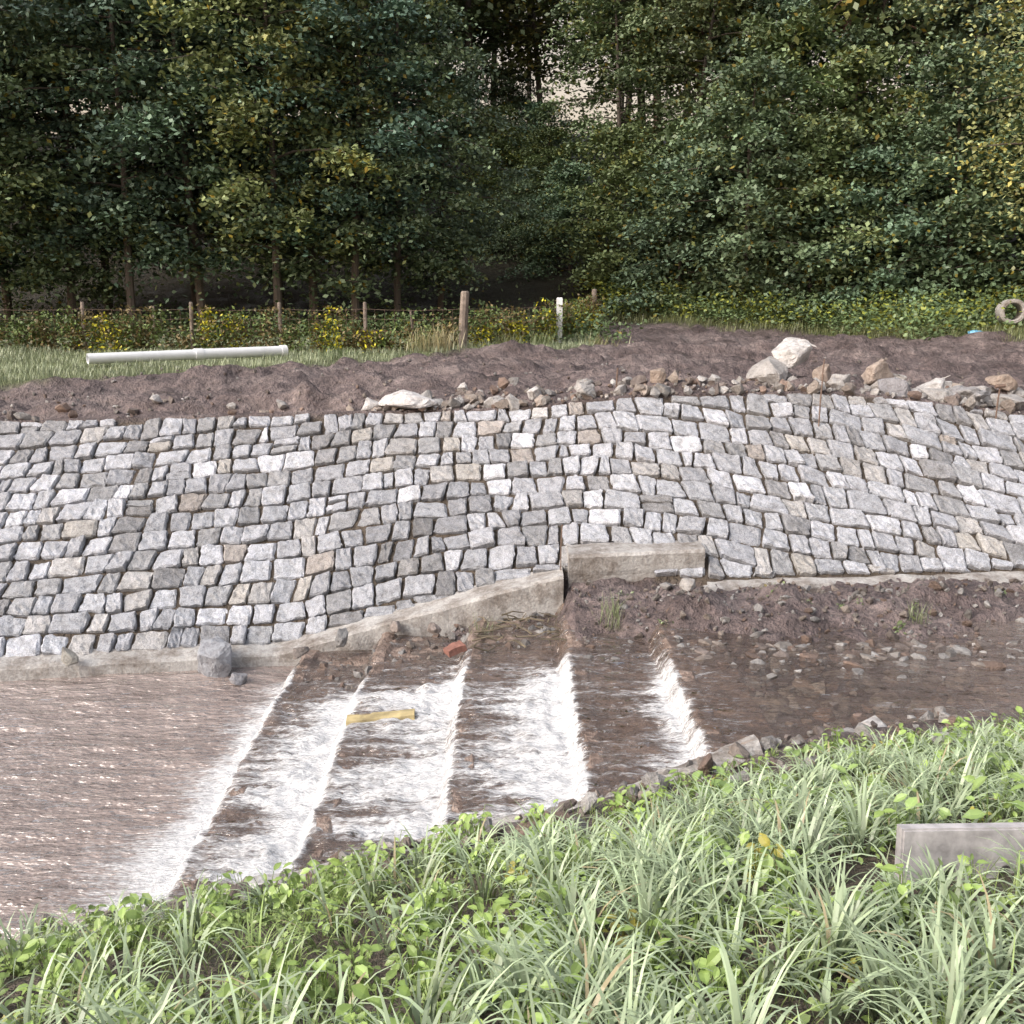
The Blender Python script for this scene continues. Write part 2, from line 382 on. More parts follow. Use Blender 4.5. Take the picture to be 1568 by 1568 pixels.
# ------------------------------------------------------------------ water
wx=np.unique(np.round(np.concatenate([[-400,-200,-100,-50,-30,-20,-14],np.arange(-11,-3,.05),np.arange(-3,2,.02),np.arange(2,9,.05),[12,20,30,50,100,200,400]]),3))
wy=np.arange(4.2,11.6,.03)
XX,YY=np.meshgrid(wx,wy);base=wl(XX+(fbm(YY*3,YY*0,56)-.5)*-.06)
prm=[(5.2,9.6,1.0,.25),(5.6,9.0,1.05,.42),(5.8,9.1,1.05,.52),(5.9,8.7,1.0,.48),(6.3,8.5,.75,.2)]
foam=np.zeros_like(XX);fall=FALL
cw=(fbm(YY*2.5,YY*0+3,71)-.5)*.12
for c_,(y0,y1,am,ln) in zip(CREST,prm):
    a_=am*ss(y0-.3,y0+.3,YY)*(1-ss(y1-.6,y1+.3,YY))*(.45+1.05*fbm(YY*1.6,YY*0+c_*9,72,3))
    d=(c_-fall)-(XX+cw);L=ln*(.4+1.3*vn(YY*4.5,YY*0+c_*5,73))*(1+.8*ss(8.0,5.5,YY)*(c_<-2))
    f=np.where(d>0,np.exp(-(np.maximum(d,0)/L)**1.25),np.where(d>-fall*.8,.84,np.exp(-((d+fall*.8)/.04)**2)*.4))
    foam=np.maximum(foam,a_*f)
streak=fbm(XX*1.6,YY*15,74,3)
inw=ss(-2.7,-2.1,XX)*(1-ss(1.5,1.9,XX))
foam=foam*.95+(streak-.5)*.8*inw+inw*.12*(1-ss(8.4,9.1,YY))
foam=np.clip(foam,-.4,1)
pool=(1-inw)
tur=.25+.75*inw+.8*np.maximum(foam,0)
ZW=base+(fbm(XX*4,YY*10,75)-.5)*.06*tur*(.25+.75*inw)+(fbm(XX*1.5,YY*3,77)-.5)*.02+np.maximum(foam,0)*(fbm(XX*9,YY*12,78,3)-.3)*.11*inw
ZW=ZW+(fbm(XX*2.6+.8*YY,YY*7-XX*1.2,79,3)-.5)*.045*(XX<-2)*ss(-2.0,-3.0,XX)+(fbm(XX*2.6,YY*5,81,3)-.5)*.018*(XX>1.6)
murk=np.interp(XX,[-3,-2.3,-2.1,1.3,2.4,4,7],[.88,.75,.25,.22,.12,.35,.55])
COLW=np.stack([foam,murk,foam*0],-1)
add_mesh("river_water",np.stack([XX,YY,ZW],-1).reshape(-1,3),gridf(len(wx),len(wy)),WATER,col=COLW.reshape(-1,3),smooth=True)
# ------------------------------------------------------------------ rocks
def rock_proto(seed,sub=0,rnd=14):
    r=np.random.default_rng(seed);bm=bmesh.new()
    p=nrm(r.normal(size=(rnd,3)))*r.uniform(.75,1.1,(rnd,1))
    for q in p: bm.verts.new(q*.5)
    bmesh.ops.convex_hull(bm,input=bm.verts)
    bmesh.ops.delete(bm,geom=[v for v in bm.verts if not v.link_faces],context='VERTS')
    if sub:
        bmesh.ops.bevel(bm,geom=bm.edges[:],offset=.03,segments=1,affect='EDGES')
        bmesh.ops.triangulate(bm,faces=bm.faces[:])
        bmesh.ops.subdivide_edges(bm,edges=bm.edges[:],cuts=sub,use_grid_fill=True)
        for v in bm.verts:
            n_=float(fbm(np.array(v.co.x*5+seed),np.array(v.co.y*5+v.co.z*6),seed))-.5
            v.co*=1+n_*.3
    bmesh.ops.triangulate(bm,faces=bm.faces[:])
    bm.verts.index_update()
    V=np.array([v.co[:] for v in bm.verts]);F=np.array([[v.index for v in f.verts] for f in bm.faces]);bm.free();return V,F
protoS=[rock_proto(100+i,0,16) for i in range(10)]
protoB=[rock_proto(200+i,2,15) for i in range(8)]
def rmat(r,tilt=.5):
    a,b,c=r.uniform(0,6.28),r.normal(0,tilt),r.normal(0,tilt)
    ca,sa=math.cos(a),math.sin(a);cb,sb=math.cos(b),math.sin(b);cc,sc=math.cos(c),math.sin(c)
    return np.array([[ca,-sa,0],[sa,ca,0],[0,0,1]])@np.array([[1,0,0],[0,cb,-sb],[0,sb,cb]])@np.array([[cc,0,sc],[0,1,0],[-sc,0,cc]])
def put(acc,proto,loc,size,col,tilt=.5,flat=.7):
    V,F=proto;s=np.array([size,size*rng.uniform(.6,.95),size*flat*rng.uniform(.75,1.2)])
    acc.add((V*s)@rmat(rng,tilt).T+np.asarray(loc),F,col)
RC=[(.44,.43,.42),(.33,.31,.29),(.26,.22,.20),(.38,.33,.29),(.55,.54,.53),(.30,.22,.18)]
def rc(dark=1): return np.array(RC[rng.integers(len(RC))])*rng.uniform(.7,1.1)*dark
acc=Acc()
for _ in range(800):
    x=rng.choice([rng.uniform(-1.8,2.2),rng.uniform(2.2,7.5),rng.uniform(-8,-1.5)],p=[.40,.53,.07])
    y=float(top_y(x))+abs(rng.normal(.15,.5+.25*(x>3)));s=rng.choice([rng.uniform(.04,.1),rng.uniform(.1,.28)],p=[.7,.3])
    put(acc,protoS[rng.integers(10)],(x,y,float(G(x,y))+s*.18),s,rc(.95))
for _ in range(420):
    x=rng.uniform(-8,8);y=float(top_y(x))+rng.uniform(.2,6);s=rng.uniform(.03,.10)
    put(acc,protoS[rng.integers(10)],(x,y,float(G(x,y))+s*.15),s,rc(.65))
acc.make("rubble",[ROCK])
acc=Acc()
for _ in range(1700):
    x=rng.choice([rng.uniform(-2.2,.5),rng.uniform(.6,6.5)],p=[.4,.6])
    yf=float(fw_y(x));yt=float(toe_y(x))-.25
    y=rng.uniform(yf-.3,yt);s=rng.choice([rng.uniform(.025,.07),rng.uniform(.07,.15)],p=[.85,.15])
    z=max(float(G(x,y)),float(wl(x))-.03 if x<2 else -9)
    put(acc,protoS[rng.integers(10)],(x,y,z+s*.15),s,rc(.65))
for _ in range(650):
    x=rng.uniform(1.5,6.5);y=rng.uniform(float(ne_y(x)),float(fw_y(x)));s=rng.choice([rng.uniform(.06,.14),rng.uniform(.14,.32)],p=[.7,.3])
    put(acc,protoS[rng.integers(10)],(x,y,float(G(x,y))+s*.07),s,rc(1.1),.2,.4)
for _ in range(170):
    x=rng.uniform(1.5,4.6)**1.;y=float(fw_y(x))-abs(rng.normal(0,.35))+.1;s=rng.choice([rng.uniform(.05,.12),rng.uniform(.12,.26)],p=[.7,.3])
    put(acc,protoS[rng.integers(10)],(x,y,.80-s*.10),s,rc(.75),.2,.4)
acc.make("stream_gravel",[ROCK])
acc=Acc()
for _ in range(420):
    x=rng.uniform(-3.4,3.2);y=float(ne_y(x))-rng.uniform(-.18,.9);s=rng.choice([rng.uniform(.03,.09),rng.uniform(.09,.2)],p=[.8,.2])
    put(acc,protoS[rng.integers(10)],(x,y,float(G(x,y))+.03+s*.15),s,rc(.8))
acc.make("bank_stones",[ROCK])
def boulder(x,y,size,col,z=None,flat=.7,tilt=.3):
    acc=Acc();V,F=protoB[rng.integers(8)]
    W=(V*np.array([size,size*.7,size*flat]))@rmat(rng,tilt).T
    if z is None: z=float(G(x,y))+size*flat*.3
    acc.add(W+np.array([x,y,z]),F,col);acc.make("boulder",[ROCK])
LG=(.64,.635,.63);MG=(.46,.45,.44);BR=(.38,.31,.26)
boulder(-1.35,13.15,.95,(.70,.69,.69),flat=.45)
boulder(-1.85,13.15,.35,LG)
boulder(.95,12.95,.42,MG,flat=.8)
boulder(-.2,13.15,.3,MG);boulder(.3,13.2,.28,LG);boulder(1.9,13.1,.34,BR);boulder(-.7,13.2,.28,MG);boulder(1.4,13.0,.25,MG);boulder(2.2,13.3,.3,BR)
boulder(4.0,14.4,.85,LG,flat=.7,z=float(G(3.9,14.3))+.36)
boulder(3.6,14.1,.95,MG,flat=.45);boulder(4.35,14.2,.5,BR);boulder(5.0,13.8,.55,(.45,.38,.33),flat=.9)
boulder(5.6,13.4,.7,LG,flat=.6);boulder(5.95,13.5,.42,MG,flat=.9);boulder(6.4,13.8,.55,MG);boulder(6.8,14,.5,BR)
boulder(5.0,13.1,.75,(.28,.28,.30),flat=.45);boulder(4.4,13.5,.45,MG);boulder(3.1,13.6,.4,BR);boulder(5.9,13.1,.75,(.36,.36,.37),flat=.35)
boulder(6.9,13.3,.65,(.33,.32,.33),flat=.5);boulder(2.7,13.5,.3,MG);boulder(4.7,13.2,.3,LG);boulder(6.5,13.1,.7,MG,flat=.35);boulder(6.2,14.4,.45,LG);boulder(5.3,13.9,.4,MG);boulder(5.45,13.0,.6,MG,flat=.35)
boulder(-3.05,9.75,.62,(.36,.38,.42),z=.14,flat=.85)
boulder(-2.75,9.5,.3,(.28,.28,.30),z=.03,flat=.5)
boulder(-4.5,9.6,.30,(.34,.33,.3),z=.24,flat=.5)
boulder(-2.15,9.55,.25,(.25,.22,.2),z=.3);boulder(-1.75,9.75,.28,(.24,.24,.24),z=.38);boulder(-1.2,9.9,.22,(.3,.26,.24),z=.45);boulder(-.8,9.7,.2,(.3,.26,.24),z=.5)
boulder(1.75,9.6,.24,MG);boulder(2.0,9.8,.28,MG,flat=.5)
# ------------------------------------------------------------------ small debris
def box_obj(name,loc,dim,rot,mat):
    bm=bmesh.new();bmesh.ops.create_cube(bm,size=1)
    for v in bm.verts: v.co.x*=dim[0];v.co.y*=dim[1];v.co.z*=dim[2]
    bmesh.ops.subdivide_edges(bm,edges=bm.edges[:],cuts=4,use_grid_fill=True)
    for v in bm.verts:
        n_=float(fbm(np.array(v.co.x*9),np.array(v.co.y*9+v.co.z*7),5))-.5
        v.co.z+=n_*min(dim)*.9;v.co.y+=n_*min(dim)*.9
    me=bpy.data.meshes.new(name);bm.to_mesh(me);bm.free();me.materials.append(mat)
    return add_inst(name,me,loc,rot)
box_obj("yellow_board",(-1.12,7.95,.33),(.58,.12,.05),(.12,-.07,.05),YEL)
box_obj("brick",(-.55,9.1,.515),(.19,.10,.06),(.1,-.25,.6),BRICK)
acc=Acc()
for _ in range(40):
    x=rng.uniform(-.35,.5);y=rng.uniform(9.1,10.0);a_=rng.uniform(0,3.14);L=rng.uniform(.12,.4)
    d=np.array([math.cos(a_)*L,math.sin(a_)*L*.6,rng.uniform(-.03,.06)]);p=np.array([x,y,.53+rng.uniform(0,.07)])
    b_=rng.uniform(.06,.2);acc_tube(acc,[p-d/2,p+rng.normal(0,.02,3),p+d/2],[.010,.008,.004],5,(b_,b_*.85,b_*.6))
acc.make("driftwood",[BARK])
# ------------------------------------------------------------------ foliage tools
def put_leaves(acc,C,size,up=1.,col=(.05,.08,.04),cj=.3,yel=.03,mi=1,clcol=None,aspect=.62,droop=.35):
    n=len(C);L=(size*rng.uniform(.7,1.35,n))[:,None];W=L*aspect
    nn=nrm(rng.normal(size=(n,3))*.55+np.array([0,0,up]))
    d=rng.normal(size=(n,3));d[:,2]-=droop;d=nrm(d-nn*np.sum(d*nn,1,keepdims=True));s=nrm(np.cross(nn,d))
    V=np.stack([C-d*L*.5,C+s*W*.5-d*L*.05,C+d*L*.5,C-s*W*.5-d*L*.05],1).reshape(-1,3)
    c=np.array(col)[None]*rng.uniform(1-cj,1+cj,(n,1))
    if clcol is not None: c=c*clcol
    y=rng.random(n)<yel;c[y]=np.array([.22,.17,.03])*rng.uniform(.6,1.2,(y.sum(),1))
    acc.add(V,np.arange(n*4).reshape(-1,4),np.repeat(c,4,0),mi)
def tree(seed,H,R,cb,nb,ncl,nlf,size,col,yel=.03,shape='oval',trad=.11,spread=(.34,.34,.09),rise=.25,bark=(.12,.10,.085),lean=.3):
    global rng
    keep=rng;rng=np.random.default_rng(seed);acc=Acc()
    t=np.linspace(0,1,9);ph=rng.uniform(0,6.28)
    P=np.stack([lean*t**1.5*math.cos(ph)+.12*np.sin(t*7+ph)*t,lean*t**1.5*math.sin(ph)+.12*np.cos(t*6)*t,t*H],-1);P[0,2]=-.3
    acc_tube(acc,P,trad*(1-.88*t)+.01,8,bark,0)
    allC=[];cl=[]
    for b in range(nb):
        f=cb+(1-cb)*(b+rng.random())/nb*.98;q=(f-cb)/(1-cb)
        if shape=='oval': r=R*(math.sin(math.pi*min(1,(q*.86+.14)))**.6)
        elif shape=='cone': r=R*(1-q)**.8+.25
        else: r=R*(1-q**2.2)**.5*(.8+.2*math.cos(q*2))+.15
        r*=rng.uniform(.6,1.2);az=b*2.4+rng.normal(0,.35)
        o_=np.array([np.interp(f,t,P[:,k]) for k in range(3)]);dv=np.array([math.cos(az),math.sin(az),0])
        s=np.linspace(0,1,5)
        zz=r*(rise*s-(.30 if shape!='cone' else .35)*s**2)+ (q>.85)*r*.5*s
        Q=o_+dv*(s[:,None]*r)+np.array([0,0,1])*zz[:,None]+np.cumsum(rng.normal(0,.05,(5,3)),0)*s[:,None]
        acc_tube(acc,Q,(.3*trad*(1-.6*q)+.004)*(1-.85*s)+.003,4,bark,0)
        bt=rng.uniform(.8,1.25)
        for k in range(ncl):
            u=rng.uniform(.22,1.05)**.8
            pc=np.array([np.interp(min(u,1),s,Q[:,k2]) for k2 in range(3)])
            pc=pc+nrm(rng.normal(size=3))*np.array([1,1,.3])*rng.uniform(.05,.28)*r*(.5+.5*u)
            m_=int(nlf*rng.uniform(.6,1.4))
            sp=np.array(spread)*rng.uniform(.7,1.3)
            LC=pc+rng.normal(size=(m_,3))*sp
            LC[:,2]-=.3*np.sum((LC[:,:2]-pc[:2])**2,1)/max(sp[0],.1)
            allC.append(LC);cl.append(np.repeat(np.array([[bt*rng.uniform(.75,1.3)]])*np.array([[1,1,1]])*(np.array([1.25,1.05,.7]) if rng.random()<.1 else 1),m_,0))
    put_leaves(acc,np.concatenate(allC),size,1.,col,.28,yel,1,np.concatenate(cl))
    rng=keep
    return acc.make("tree_mesh_%d"%seed,[BARK,LEAF],link=False)
G1=(.145,.205,.14);G2=(.17,.215,.115);G3=(.085,.12,.07);GW=(.21,.25,.14)
T=[tree(1,10.2,2.6,.17,42,10,54,.14,G1,.02),tree(2,10.8,2.8,.2,42,10,54,.145,G2,.04),tree(3,9.4,2.4,.12,40,10,54,.14,G1,.02),tree(4,11,2.6,.22,42,10,54,.14,(.13,.19,.14),.02)]
S=[tree(11,5.6,2.7,.03,32,10,54,.145,(.155,.215,.12),.03,'low',.07),tree(12,4.4,2.4,.02,28,10,54,.14,(.145,.205,.13),.03,'low',.06),tree(13,6.8,2.7,.05,36,10,54,.145,(.14,.195,.11),.03,'low',.08)]
BG=[tree(21,15.5,3.0,.42,34,7,30,.29,G3,.02,'oval',.2,(.55,.55,.16),lean=.6),tree(22,16.5,2.9,.42,36,7,28,.28,(.09,.12,.06),.03,'cone',.22,(.5,.5,.13),rise=.0,bark=(.19,.12,.095)),tree(23,15,3.2,.38,34,7,30,.30,(.12,.14,.065),.08,'oval',.18,(.55,.55,.16))]
W=[tree(31,12,3.9,.15,46,11,56,.12,GW,.02,'oval',.16,(.40,.40,.32),rise=.4)]
def place(name,me,x,y,s=1,sz=None,parent=None):
    sz=s if sz is None else sz
    return add_inst(name,me,(x,y,float(G(x,y))-.05),(rng.normal(0,.03),rng.normal(0,.03),rng.uniform(0,6.28)),(s,s,sz),parent)
for k,(x,y,s) in enumerate([(-15.5,26.5,1),(-13.6,25.8,1.05),(-11.9,27.6,1.05),(-10.1,27.2,1.0),(-8.4,27.8,1.08),(-6.3,27.6,1.02),(-5.5,28.4,1.1),(-4.3,28.0,1.0),(-3.3,29.4,.95),(-17.5,28,1.1),(-14.5,29.5,1.1),(-9.4,30.5,1.15),(-7,31,1.15),(-12.2,31,1.1),(-2.2,31.5,.85)]):
    place("deciduous_tree",T[k%4],x,y,s)
for k,(x,y,s) in enumerate([(3.6,33.5,.9),(5.2,32.2,1.0),(7.1,31.6,1.05),(9.0,31.2,1.0),(10.8,30.2,1.05),(12.6,29.6,1.05),(14.6,29,1.1),(6.2,34,1.15),(8.4,34,1.2),(10.6,33.4,1.25),(13,32.6,1.2),(15.6,32,1.2),(17.6,29.5,1.1),(2.0,35.6,.8)]):
    place("shrub",S[k%3],x,y,s)
for k,(x,y,s) in enumerate([(6.0,36,1.0),(9.0,36.5,1.05),(12,36,1.1),(15,35,1.1),(4.0,37,.95)]):
    place("deciduous_tree",T[(k+1)%4],x,y,s)
place("willow_tree",W[0],13.2,23.8,1.0)
fo_=empty("forest")
k=0
for y in [37,42,48,56,66]:
    hw=.53*y+4
    x=-hw+rng.uniform(0,2)
    while x<hw:
        if not abs(x-.6)<(3.4 if y<47 else 0):
            me=BG[rng.choice(3,p=[.35,.35,.3])]
            place("forest_tree_%d"%k,me,x+rng.normal(0,.6),y+rng.normal(0,1.0),rng.uniform(.9,1.15),rng.uniform(.85,1.1),fo_);k+=1
        x+=rng.uniform(2.8,4.4)*(1+(y-36)*.014)
for x,y,s in [(.2,37,.5),(-1.6,38,.45),(1.5,39.5,.6),(-.6,41,.8),(1.4,45,.9),(-1.5,48,.9),(.2,52,.8)]:
    place("forest_shrub_%d"%k,S[k%3],x,y,s,None,fo_);k+=1
# ------------------------------------------------------------------ undergrowth
acc=Acc();Cs=[];cl=[]
def patch(x,y,h,n,sp,cc):
    z=float(G(x,y));P_=np.stack([x+rng.normal(0,sp,n),y+rng.normal(0,sp,n),z+rng.uniform(0,1,n)**.7*h],-1)
    Cs.append(P_);cl.append(np.repeat(np.array([cc]),n,0))
for _ in range(400):
    x=rng.uniform(2.6,17);y=float(yg(x))+rng.uniform(.6,4.5);
    if x>9: y=rng.uniform(23.5,29.5)
    patch(x,y,rng.uniform(.25,1.0),80,.35,rng.choice([1,.8,1.3])*np.array([1,1,1.]) if rng.random()<.75 else np.array([1.8,1.4,.55]))
for _ in range(220):
    x=rng.uniform(-17,2.5);y=rng.uniform(23.5,31)
    patch(x,y,rng.uniform(.2,.8),50,.35,np.array([.9,.9,.9]))
put_leaves(acc,np.concatenate(Cs),.11,1.,(.13,.175,.08),.3,.03,0,np.concatenate(cl))
acc.make("undergrowth",[LEAF])
# ------------------------------------------------------------------ fence
fn=empty("fence")
acc=Acc();line=[(-17,21.9),(-14.6,21.8),(-11.4,21.7),(-9.1,21.7),(-6.8,21.6),(-4.9,21.6),(-3.1,21.6),(-1.05,21.6)]
line2=[(-1.05,21.6),(1.12,24.4),(2.3,28.5)]
posts=[(x,y,1.05,.045) for x,y in line[:-1]]+[(-8.4,23.9,.9,.03),(-1.05,21.5,1.28,.10),(-2.1,21.7,.9,.03),(2.3,28.5,1.1,.08)]
for x,y,h,r in posts:
    z=float(G(x,y));lx,ly=rng.normal(0,.04,2)
    acc_tube(acc,[(x,y,z-.2),(x+lx*.4,y,z+h*.5),(x+lx,y+ly,z+h-.03),(x+lx,y+ly,z+h)],[r,r*.95,r*.9,r*.7],9)
acc.make("wooden_posts",[WOOD],parent=fn)
acc=Acc();x,y=1.12,24.2;z=float(G(x,y))
V_=np.array([(-.07,-.07,-.2),(.07,-.07,-.2),(.07,.07,-.2),(-.07,.07,-.2)]);prof=[V_,V_+[0,0,1.2],V_*[.8,.8,0]+[0,0,1.03]]
PV=np.concatenate(prof)+[x,y,z];FF=[[j,(j+1)%4,4+(j+1)%4,4+j] for j in range(4)]+[[4+j,4+(j+1)%4,8+(j+1)%4,8+j] for j in range(4)]+[[8,9,10,11]]
acc.add(PV,np.array(FF));acc.make("white_post",[WHITE],parent=fn)
acc=Acc()
for ln in (line,line2):
    for hgt in (.2,.45,.7,.9):
        pp_=[]
        for (x0,y0),(x1,y1) in zip(ln[:-1],ln[1:]):
            for t_ in np.linspace(0,1,5)[:-1]:
                pp_.append((x0+(x1-x0)*t_,y0+(y1-y0)*t_,2.43+hgt-.03*math.sin(t_*math.pi)))
        pp_.append((*ln[-1],2.43+hgt));acc_tube(acc,pp_,.0035,4)
    for (x0,y0),(x1,y1) in zip(ln[:-1],ln[1:]):
        for t_ in np.linspace(0,1,int(math.hypot(x1-x0,y1-y0)/.18)):
            x=x0+(x1-x0)*t_;y=y0+(y1-y0)*t_;acc_tube(acc,[(x,y,2.45),(x,y,3.32)],.0025,3)
acc.make("wire_mesh",[METAL],parent=fn)
acc=Acc();Cs=[];cl=[]
for (x0,y0),(x1,y1) in list(zip(line[:-1],line[1:]))+list(zip(line2[:-1],line2[1:])):
    L=math.hypot(x1-x0,y1-y0)
    for _ in range(int(L*20)):
        t_=rng.random();x=x0+(x1-x0)*t_;y=y0+(y1-y0)*t_+rng.normal(0,.1)
        h=rng.uniform(.45,1.0)*(1 if fbm(x*.7,1,8)>.33 else .55);z=float(G(x,y));n=70
        P_=np.stack([x+rng.normal(0,.12,n),y+rng.normal(0,.12,n),z+rng.uniform(0,1,n)*h],-1);Cs.append(P_)
        yel=vn(x*.9,3.,9)>.36
        r_=rng.random();cc=np.array([1.3,.85,.75]) if r_<.5 else (np.array([4.2,3.3,.45]) if (yel and r_>.86) else np.array([1,1.2,.75]))
        c3=np.repeat(cc[None],n,0);cl.append(c3)
put_leaves(acc,np.concatenate(Cs),.085,.6,(.12,.135,.07),.4,.02,0,np.concatenate(cl),.5)
acc.make("climbing_vine",[LEAF])
# ------------------------------------------------------------------ grass blades
def blades(acc,P0,L,W,col,e0,bend,seg=5,az=None,mi=0):
    n=len(P0);az=rng.uniform(0,6.28,n) if az is None else az
    t=np.linspace(0,1,seg+1);th=e0[:,None]-bend[:,None]*t[None]**1.4
    st=(L/seg)[:,None]
    r=np.concatenate([np.zeros((n,1)),np.cumsum(np.cos(th[:,:-1])*st,1)],1);z=np.concatenate([np.zeros((n,1)),np.cumsum(np.sin(th[:,:-1])*st,1)],1)
    ctr=P0[:,None]+np.stack([r*np.cos(az)[:,None],r*np.sin(az)[:,None],z],-1)
    sd=np.stack([-np.sin(az),np.cos(az),np.zeros(n)],-1)[:,None]
    w=(W[:,None]*np.minimum(1,(1-t)**.75+.02)[None]*(.6+.4*np.minimum(1,t*4)))[...,None]*.5
    V=np.stack([ctr-sd*w,ctr+sd*w],2).reshape(n,-1,3)
    i=np.arange(seg)*2;f=np.stack([i,i+1,i+3,i+2],-1)
    F=(f[None]+(np.arange(n)*(2*(seg+1)))[:,None,None]).reshape(-1,4)
    tone=(.55+.55*np.minimum(1,t*1.6))  # blade colour is darker towards the root
    c=(col[:,None]*tone[None,:,None]);c=np.repeat(c,2,1).reshape(-1,3)
    acc.add(V.reshape(-1,3),F,c,mi)
def inslab(x,y): return (x>1.25)&(x<3.0)&(y>3.32)&(y<3.8)
acc=Acc()
nt_=3300
x=rng.uniform(-4.6,5.8,nt_);y=rng.uniform(1.4,7.2,nt_)
ye=ne_y(x);edge=np.interp(x,[-3,0,1.2,2.5,6],[.8,1.0,.95,.5,.4])
dens=.15+.72*ss(-1.0,.7,x-(y-4)*.35+(fbm(x*.8,y*.8,101)-.5)*3.)+.25*(fbm(x*.9,y*.9,102)>.6)
kp=(y<ye-edge)&(rng.random(nt_)<dens)&~(inslab(x,y)&(rng.random(nt_)<.8));x=x[kp];y=y[kp];ye=ye[kp]
for k in range(len(x)):
    n=rng.integers(12,26);big=rng.random()<(.8 if x[k]>-.4 else .35)
    nearw=ss(.3,1.9,ye[k]-y[k])
    low=.75 if (1.2<x[k]<3.1 and 2.6<y[k]<=3.32) else 1
    sc=low*rng.uniform(.7,1.1)*(1. if big else .7)*(.40+.60*float(nearw))*(.45 if inslab(x[k],y[k]) else 1)
    r=rng.uniform(0,.06,n);a_=rng.uniform(0,6.28,n)
    px_=x[k]+r*np.cos(a_);py_=y[k]+r*np.sin(a_)
    P0=np.stack([px_,py_,G(px_,py_)-.02],-1)
    L=rng.uniform(.20,.46,n)*sc;Wd=rng.uniform(.010,.023,n)*(1.05 if big else .6)
    base=np.array([.40,.50,.31]) if big else np.array([.28,.38,.13])
    c=base*rng.uniform(.68,1.2)*rng.uniform(.75,1.2,(n,1));dry=rng.random(n)<.03;c[dry]=np.array([.42,.36,.22])
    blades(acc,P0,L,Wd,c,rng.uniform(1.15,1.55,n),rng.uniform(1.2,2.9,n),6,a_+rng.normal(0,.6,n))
n=26000
x=rng.uniform(-4.8,6,n);y=rng.uniform(1.4,7.6,n);kp=(y<ne_y(x)-.3)&(fbm(x*1.5,y*1.5,104)+.10*(x>0)>.45);x=x[kp];y=y[kp];n=len(x)
c=np.array([.26,.34,.11])*rng.uniform(.6,1.25,(n,1))
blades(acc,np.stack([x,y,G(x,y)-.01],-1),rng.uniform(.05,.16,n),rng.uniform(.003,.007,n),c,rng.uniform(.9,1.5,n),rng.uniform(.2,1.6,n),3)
acc.make("grass",[GRASS])
acc=Acc();n=70000
x=rng.uniform(-15,3,n);y=rng.uniform(14.5,26,n);kp=(y>yg(x)-.1+(fbm(x*.8,y*.8,5)-.5)*-2.2);x=x[kp];y=y[kp];n=len(x)
hf=.6+1.2*(fbm(x*.7,y*.7,111))*np.where(x>-2,1.6,1)
c=np.array([.37,.43,.27])*rng.uniform(.6,1.3,(n,1))*(.7+.6*fbm(x*.5,y*.5,112))[:,None]
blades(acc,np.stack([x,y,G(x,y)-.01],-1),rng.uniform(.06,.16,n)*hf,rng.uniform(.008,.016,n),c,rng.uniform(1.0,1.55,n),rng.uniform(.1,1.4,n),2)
n=16000
x=rng.uniform(3,16,n);y=yg(x)+rng.uniform(-.4,4.5,n);c=np.array([.22,.25,.11])*rng.uniform(.6,1.3,(n,1))
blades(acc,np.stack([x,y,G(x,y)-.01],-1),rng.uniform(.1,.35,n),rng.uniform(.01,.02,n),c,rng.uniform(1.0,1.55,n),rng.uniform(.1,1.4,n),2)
acc.make("meadow_grass",[GRASS])
acc=Acc()
for (cx_,cy_,nn_,hh_,cc_) in [(-1.5,21.0,160,.75,(.44,.40,.23)),(-1.9,21.2,100,.6,(.33,.33,.17)),(-.2,22.0,120,.55,(.27,.3,.14)),(.7,22.6,120,.5,(.24,.29,.13)),(-3.4,19.8,90,.4,(.12,.18,.06)),(2.0,23.2,80,.5,(.33,.33,.16))]:
    P0=np.stack([cx_+rng.normal(0,.2,nn_),cy_+rng.normal(0,.15,nn_),np.full(nn_,float(G(cx_,cy_)))],-1)
    blades(acc,P0,rng.uniform(.5,1,nn_)*hh_,rng.uniform(.012,.02,nn_),np.array(cc_)*rng.uniform(.7,1.2,(nn_,1)),rng.uniform(1.1,1.55,nn_),rng.uniform(.3,1.4,nn_),4)
acc.make("tall_grass_tuft",[GRASS])
